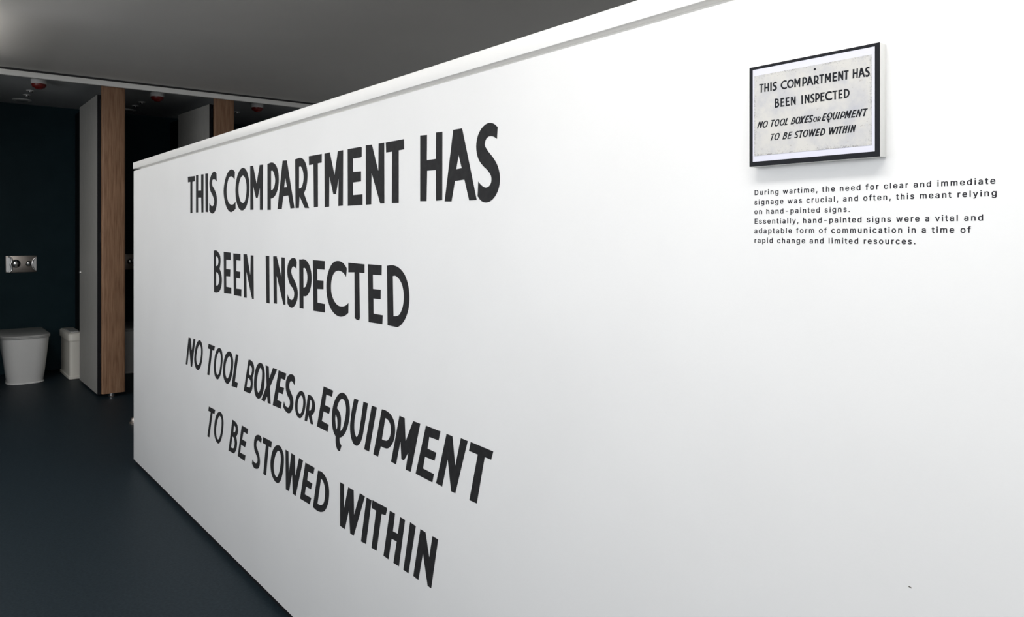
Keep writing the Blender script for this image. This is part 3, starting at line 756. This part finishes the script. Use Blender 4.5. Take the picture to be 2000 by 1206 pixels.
def make_door(label, x, ang, lift=0.0):
    root = empty('cubicle_door', (x, PY + .075, lift), label, 'door', 'open cubicle doors', ang)
    bm = bmesh.new()
    box(bm, 0, .0285, 0, .83, .022, 2.545)
    finish('panel', bm, M['door'], root)
    box_obj('edge_band', (0, .0285, -.003, 0, .022, 2.545), M['black'], root)
    for z in (.28, 1.3, 2.42):
        lathe_obj('hinge', [(.008, 0), (.008, .085)], M['black'], root, (.022, -.011, z), n=16)
    lk = lathe_obj('lock', [(.014, 0), (.014, .003), (.008, .004), (.008, .009), (.010, .010), (.010, .013)], M['polished'], root, (0, .77, 1.02), axis='-X', n=24)
    return root


make_door('grey cubicle door standing open beside the slim bin', 1.238, 0)
make_door('grey cubicle door standing open, only its top above the white partition', 2.150, math.radians(3.4), .018)


# ---------------------------------------------------------------- toilets
def pan_ring(hw, yf, yb, z, rf, n=8, hb=None):
    """plan outline: broad rounded front, square back at the wall"""
    hb = hb or hw
    pts = [(hb, yb), (-hb, yb)]
    e, dep, m_ = 2 / 2.7, rf * 1.45, 24
    for k in range(m_ + 1):
        a = math.pi * k / m_
        cx, sx = math.cos(a), math.sin(a)
        pts.append((-hw * math.copysign(abs(cx) ** e, cx), yf + dep * (1 - abs(sx) ** e)))
    return [(x, y, z) for x, y in pts]


TX, TDEPTH = .845, .765


def make_toilet(label):
    root = empty('toilet', (TX, Y_BACK - TDEPTH, 0), label, 'toilet', 'white back-to-wall toilets')
    yb = TDEPTH - .001
    bm = bmesh.new()
    rings = [pan_ring(.150, .062, yb, 0, .10, 8, .10), pan_ring(.150, .062, yb, .006, .10, 8, .10), pan_ring(.142, .070, yb, .010, .10, 8, .095)]
    for t in (0.03, .2, .4, .6, .8, .95, 1.0):
        rings.append(pan_ring(.143 + .044 * t ** .8, .069 - .057 * t, yb, .012 + .398 * t, .10 + .025 * t, 8, .096 + .084 * t))
    rings.append(pan_ring(.187, .012, yb, .418, .125))
    loft(bm, rings)
    bmesh.ops.triangulate(bm, faces=[f for f in bm.faces if len(f.verts) > 4])
    finish('pan', bm, M['ceramic'], root, True)
    bm = bmesh.new()
    loft(bm, [pan_ring(.180, .020, yb - .05, .418, .125), pan_ring(.180, .020, yb - .05, .4215, .125),
              pan_ring(.196, .002, yb - .05, .4215, .128), pan_ring(.197, .0, yb - .05, .424, .128), pan_ring(.196, .001, yb - .05, .430, .128)])
    bmesh.ops.triangulate(bm, faces=[f for f in bm.faces if len(f.verts) > 4])
    finish('seat', bm, M['seat'], root, True)
    bm = bmesh.new()
    loft(bm, [pan_ring(.186, .012, yb - .045, .430, .125), pan_ring(.186, .012, yb - .045, .4325, .125),
              pan_ring(.196, .001, yb - .045, .4325, .128), pan_ring(.196, .001, yb - .045, .440, .128),
              pan_ring(.192, .006, yb - .047, .445, .126), pan_ring(.180, .02, yb - .055, .4475, .12)])
    bmesh.ops.triangulate(bm, faces=[f for f in bm.faces if len(f.verts) > 4])
    finish('lid', bm, M['seat'], root, True)
    for s in (-1, 1):
        lathe_obj('bolt_cap', [(.010, -.004), (.010, .002), (.007, .005), (.002, .0062)], M['polished'], root, (s * .139, .19, .045), axis='-Y' if 0 else 'Z', n=16)
    return root


t1 = make_toilet('white toilet with closed lid at the left edge, wholly in view')
t2 = copy_tree(t1)
t2.location.x += STEP
t2['label'] = 'white toilet mostly hidden, glimpsed between the walnut pilaster and the partition end'


# ---------------------------------------------------------------- flush plates
def make_flush(label):
    root = empty('flush_plate', (FX, Y_BACK, FZ), label, 'flush plate', 'steel dual-button flush plates')
    w, h, t = .1285, .0815, .010
    box_obj('plate', (-w, w, -t, -.0001, -h, h), M['steel'], root, bev=.002)

    def prism(name, pts, m, y0, y1):
        bm = bmesh.new()
        loft(bm, [[(x, y0, z) for x, z in pts], [(x, y1, z) for x, z in pts]])
        bmesh.ops.triangulate(bm, faces=[f for f in bm.faces if len(f.verts) > 4])
        return finish(name, bm, m, root)
    left = smooth_contour([(-w + .003, -h + .008, 0), (-.098, -h + .006, 1), (-.080, -.058, 1), (-.079, -.036, 1), (-.091, -.005, 1), (-.079, .030, 1), (-.080, .052, 1), (-.098, h - .012, 1), (-w + .003, h - .014, 0)])
    prism('reflection_piece', left, M['polished'], -t - .0035, -t + .0005)  # raised crescent standing for a bright reflection at the plate's end
    right = smooth_contour([(w - .003, h - .014, 0), (.108, .052, 1), (.093, .020, 1), (.090, -.012, 1), (.100, -.045, 1), (w - .003, -h + .012, 0)])
    prism('reflection_piece', right, M['polished'], -t - .0035, -t + .0005)
    for pts in (left[2:-2], right[2:-2]):
        bm = bmesh.new()
        rings = []
        for i, (x, z) in enumerate(pts):
            a, c = pts[max(i - 1, 0)], pts[min(i + 1, len(pts) - 1)]
            d = Vector((c[0] - a[0], 0, c[1] - a[1])).normalized()
            n_ = Vector((0, 0, 1)).cross(d) if abs(d.x) > 2 else Vector((d.z, 0, -d.x))
            rings.append([(x + n_.x * .008 * math.cos(q * math.pi / 6), -t - .002 + .007 * math.sin(q * math.pi / 6), z + n_.z * .008 * math.cos(q * math.pi / 6)) for q in range(12)])
        loft(bm, rings)
        bmesh.ops.triangulate(bm, faces=[f for f in bm.faces if len(f.verts) > 4])
        finish('highlight_ridge', bm, M['polished'], root, True)  # ridge added to imitate the highlight along the crescent
    for x, r in ((-.047, .041), (.060, .029)):
        prof = [(r, 0), (r, .004)] + [(r * .96 * math.cos(a), .004 + r * .55 * math.sin(a)) for a in (.15, .4, .7, 1.0, 1.25, 1.45)]
        lathe_obj('button', prof, M['chrome'], root, (x, -t, .004), axis='-Y')
    return root


FX, FZ = .8725, 1.076
f1 = make_flush('steel flush plate with two domed buttons above the left toilet, fully visible')
f2 = copy_tree(f1)
f2.location.x += STEP
f2['label'] = 'steel flush plate half hidden between the walnut pilaster and the partition end'

# ---------------------------------------------------------------- slim sanitary bin
binr = empty('sanitary_bin', (1.236, 8.07, 0), 'slim ivory sanitary bin beside the toilet, partly behind the open grey door', 'bin')
bm = bmesh.new()
pts = rounded_rect(-.053, .053, .007, .547, .026)
pts2 = rounded_rect(-.061, .061, 0, .556, .030)
loft(bm, [[(x, y, .0) for x, y in rounded_rect(-.052, .052, .008, .546, .026)], [(x, y, .006) for x, y in pts2], [(x, y, .028) for x, y in pts2], [(x, y, .033) for x, y in pts], [(x, y, .368) for x, y in pts]])
finish('body', bm, M['bin'], binr, True)
bm = bmesh.new()
a = rounded_rect(-.063, .063, -.003, .558, .031)
b = rounded_rect(-.058, .058, .004, .552, .028)
loft(bm, [[(x, y, .366) for x, y in a], [(x, y, .422) for x, y in a], [(x, y, .432) for x, y in b], [(x * .9, .02 + y * .93, .438) for x, y in b]])
finish('lid', bm, M['bin'], binr, True)
bm = bmesh.new()
loft(bm, [[(x, y, .436) for x, y in rounded_rect(-.040, .040, .06, .38, .02)], [(x, y, .445) for x, y in rounded_rect(-.036, .036, .065, .375, .02)]])
finish('flap', bm, M['seat'], binr, True)


# ---------------------------------------------------------------- smoke alarms and small ceiling fittings
def make_alarm(label):
    root = empty('smoke_alarm', (.849, 7.32, CEIL), label, 'smoke alarm', 'red and white smoke alarms on the cubicle ceiling')
    lathe_obj('base', [(.052, 0), (.058, -.004), (.058, -.036), (.054, -.040)], M['alarm_white'], root)
    lathe_obj('red_lens', [(.054, -.040), (.053, -.054), (.044, -.068), (.030, -.072), (.024, -.080), (.010, -.081)], M['alarm_red'], root)
    return root


al = make_alarm('red and white smoke alarm above the fully visible left toilet')
for k, lab in ((1, 'red and white smoke alarm between the two walnut pilasters'), (2, 'red and white smoke alarm close to the white coping, right of both pilasters')):
    c = copy_tree(al)
    c.location.x += .9165 * k
    c['label'] = lab

WHERE = ('in the left cubicle', 'in the cubicle between the pilasters', 'in the cubicle right of both pilasters')
fit = dl = None
for k in range(3):
    for y, nm in ((7.93, 'nearest the smoke alarm'), (8.19, 'farther from the smoke alarm')):
        if k == 2 and y > 8:
            continue
        lab = 'small round white ceiling fitting %s, %s' % (nm, WHERE[k])
        if fit is None:
            fit = empty('ceiling_fitting', (.855, y, CEIL), lab, 'ceiling fitting', 'small round ceiling fittings over the cubicles')
            lathe_obj('rim', [(.032, 0), (.032, -.004), (.026, -.008)], M['alarm_white'], fit, n=24)
            lathe_obj('insert', [(.018, -.007), (.018, -.010), (.012, -.018), (.004, -.019)], M['chrome'], fit, n=20)
        else:
            c = copy_tree(fit)
            c.location = (.855 + .9165 * k, y, CEIL)
            c['label'] = lab
    if k < 2:
        lab = 'wide round unlit ceiling downlight near the back wall %s' % WHERE[k]
        if dl is None:
            dl = empty('downlight', (.850, 8.52, CEIL), lab, 'downlight', 'unlit downlights over the cubicles')
            lathe_obj('ring', [(.080, 0), (.080, -.005), (.064, -.010)], M['alarm_white'], dl)
            lathe_obj('lamp_glass', [(.060, -.008), (.052, -.011), (.020, -.012)], M['seat'], dl)
        else:
            c = copy_tree(dl)
            c.location.x += .9165 * k
            c['label'] = lab

# ---------------------------------------------------------------- steel dome standing for an unidentified floor spot by the partition end
ds = empty('floor_dome', (1.275, 5.92, 0), 'small half-round metal dome on the dark floor by the partition end', 'door stop')
lathe_obj('base', [(.034, 0), (.034, .010), (.030, .013)], M['steel'], ds)
lathe_obj('dome', [(.026, .012), (.025, .030), (.018, .042), (.006, .046)], M['steel'], ds)

# ---------------------------------------------------------------- bodies of the added luminaires, all out of view
emit = bpy.data.materials.new('added_luminaire_diffuser')
emit.use_nodes = True
eb = emit.node_tree.nodes['Principled BSDF']
eb.inputs['Base Color'].default_value = (.9, .9, .9, 1)
eb.inputs['Emission Color'].default_value = (1, .98, .95, 1)
eb.inputs['Emission Strength'].default_value = 1.0
LUM_LABELS = ('added out-of-view luminaire nearest the viewer, over the caption end of the partition', 'second added out-of-view luminaire along the partition',
              'third added out-of-view luminaire, beside the far end of the partition', 'added out-of-view luminaire in front of the cubicles')
for k, (lx, ly) in enumerate(ADDED_LUMINAIRES):
    r = empty('added_luminaire', (lx, ly, CEIL), LUM_LABELS[k], 'lamp', 'added luminaires out of view')
    z = LUM_Z - CEIL
    bm = bmesh.new()
    for sx in (-1, 1):
        box(bm, sx * .13 - .012, sx * .13 + .012, -.70, .70, z - .035, z + .035)
    for sy in (-1, 1):
        box(bm, -.13, .13, sy * .69 - .012, sy * .69 + .012, z - .035, z + .035)
    bmesh.ops.remove_doubles(bm, verts=bm.verts, dist=1e-5)
    finish('housing', bm, M['frame'], r)
    box_obj('diffuser', (-.118, .118, -.678, .678, z - .03, z + .03), emit, r)
    for sy in (-.5, .5):
        lathe_obj('suspension_rod', [(.004, z + .03), (.004, -.0005)], M['chrome'], r, (0, sy, 0), n=12)
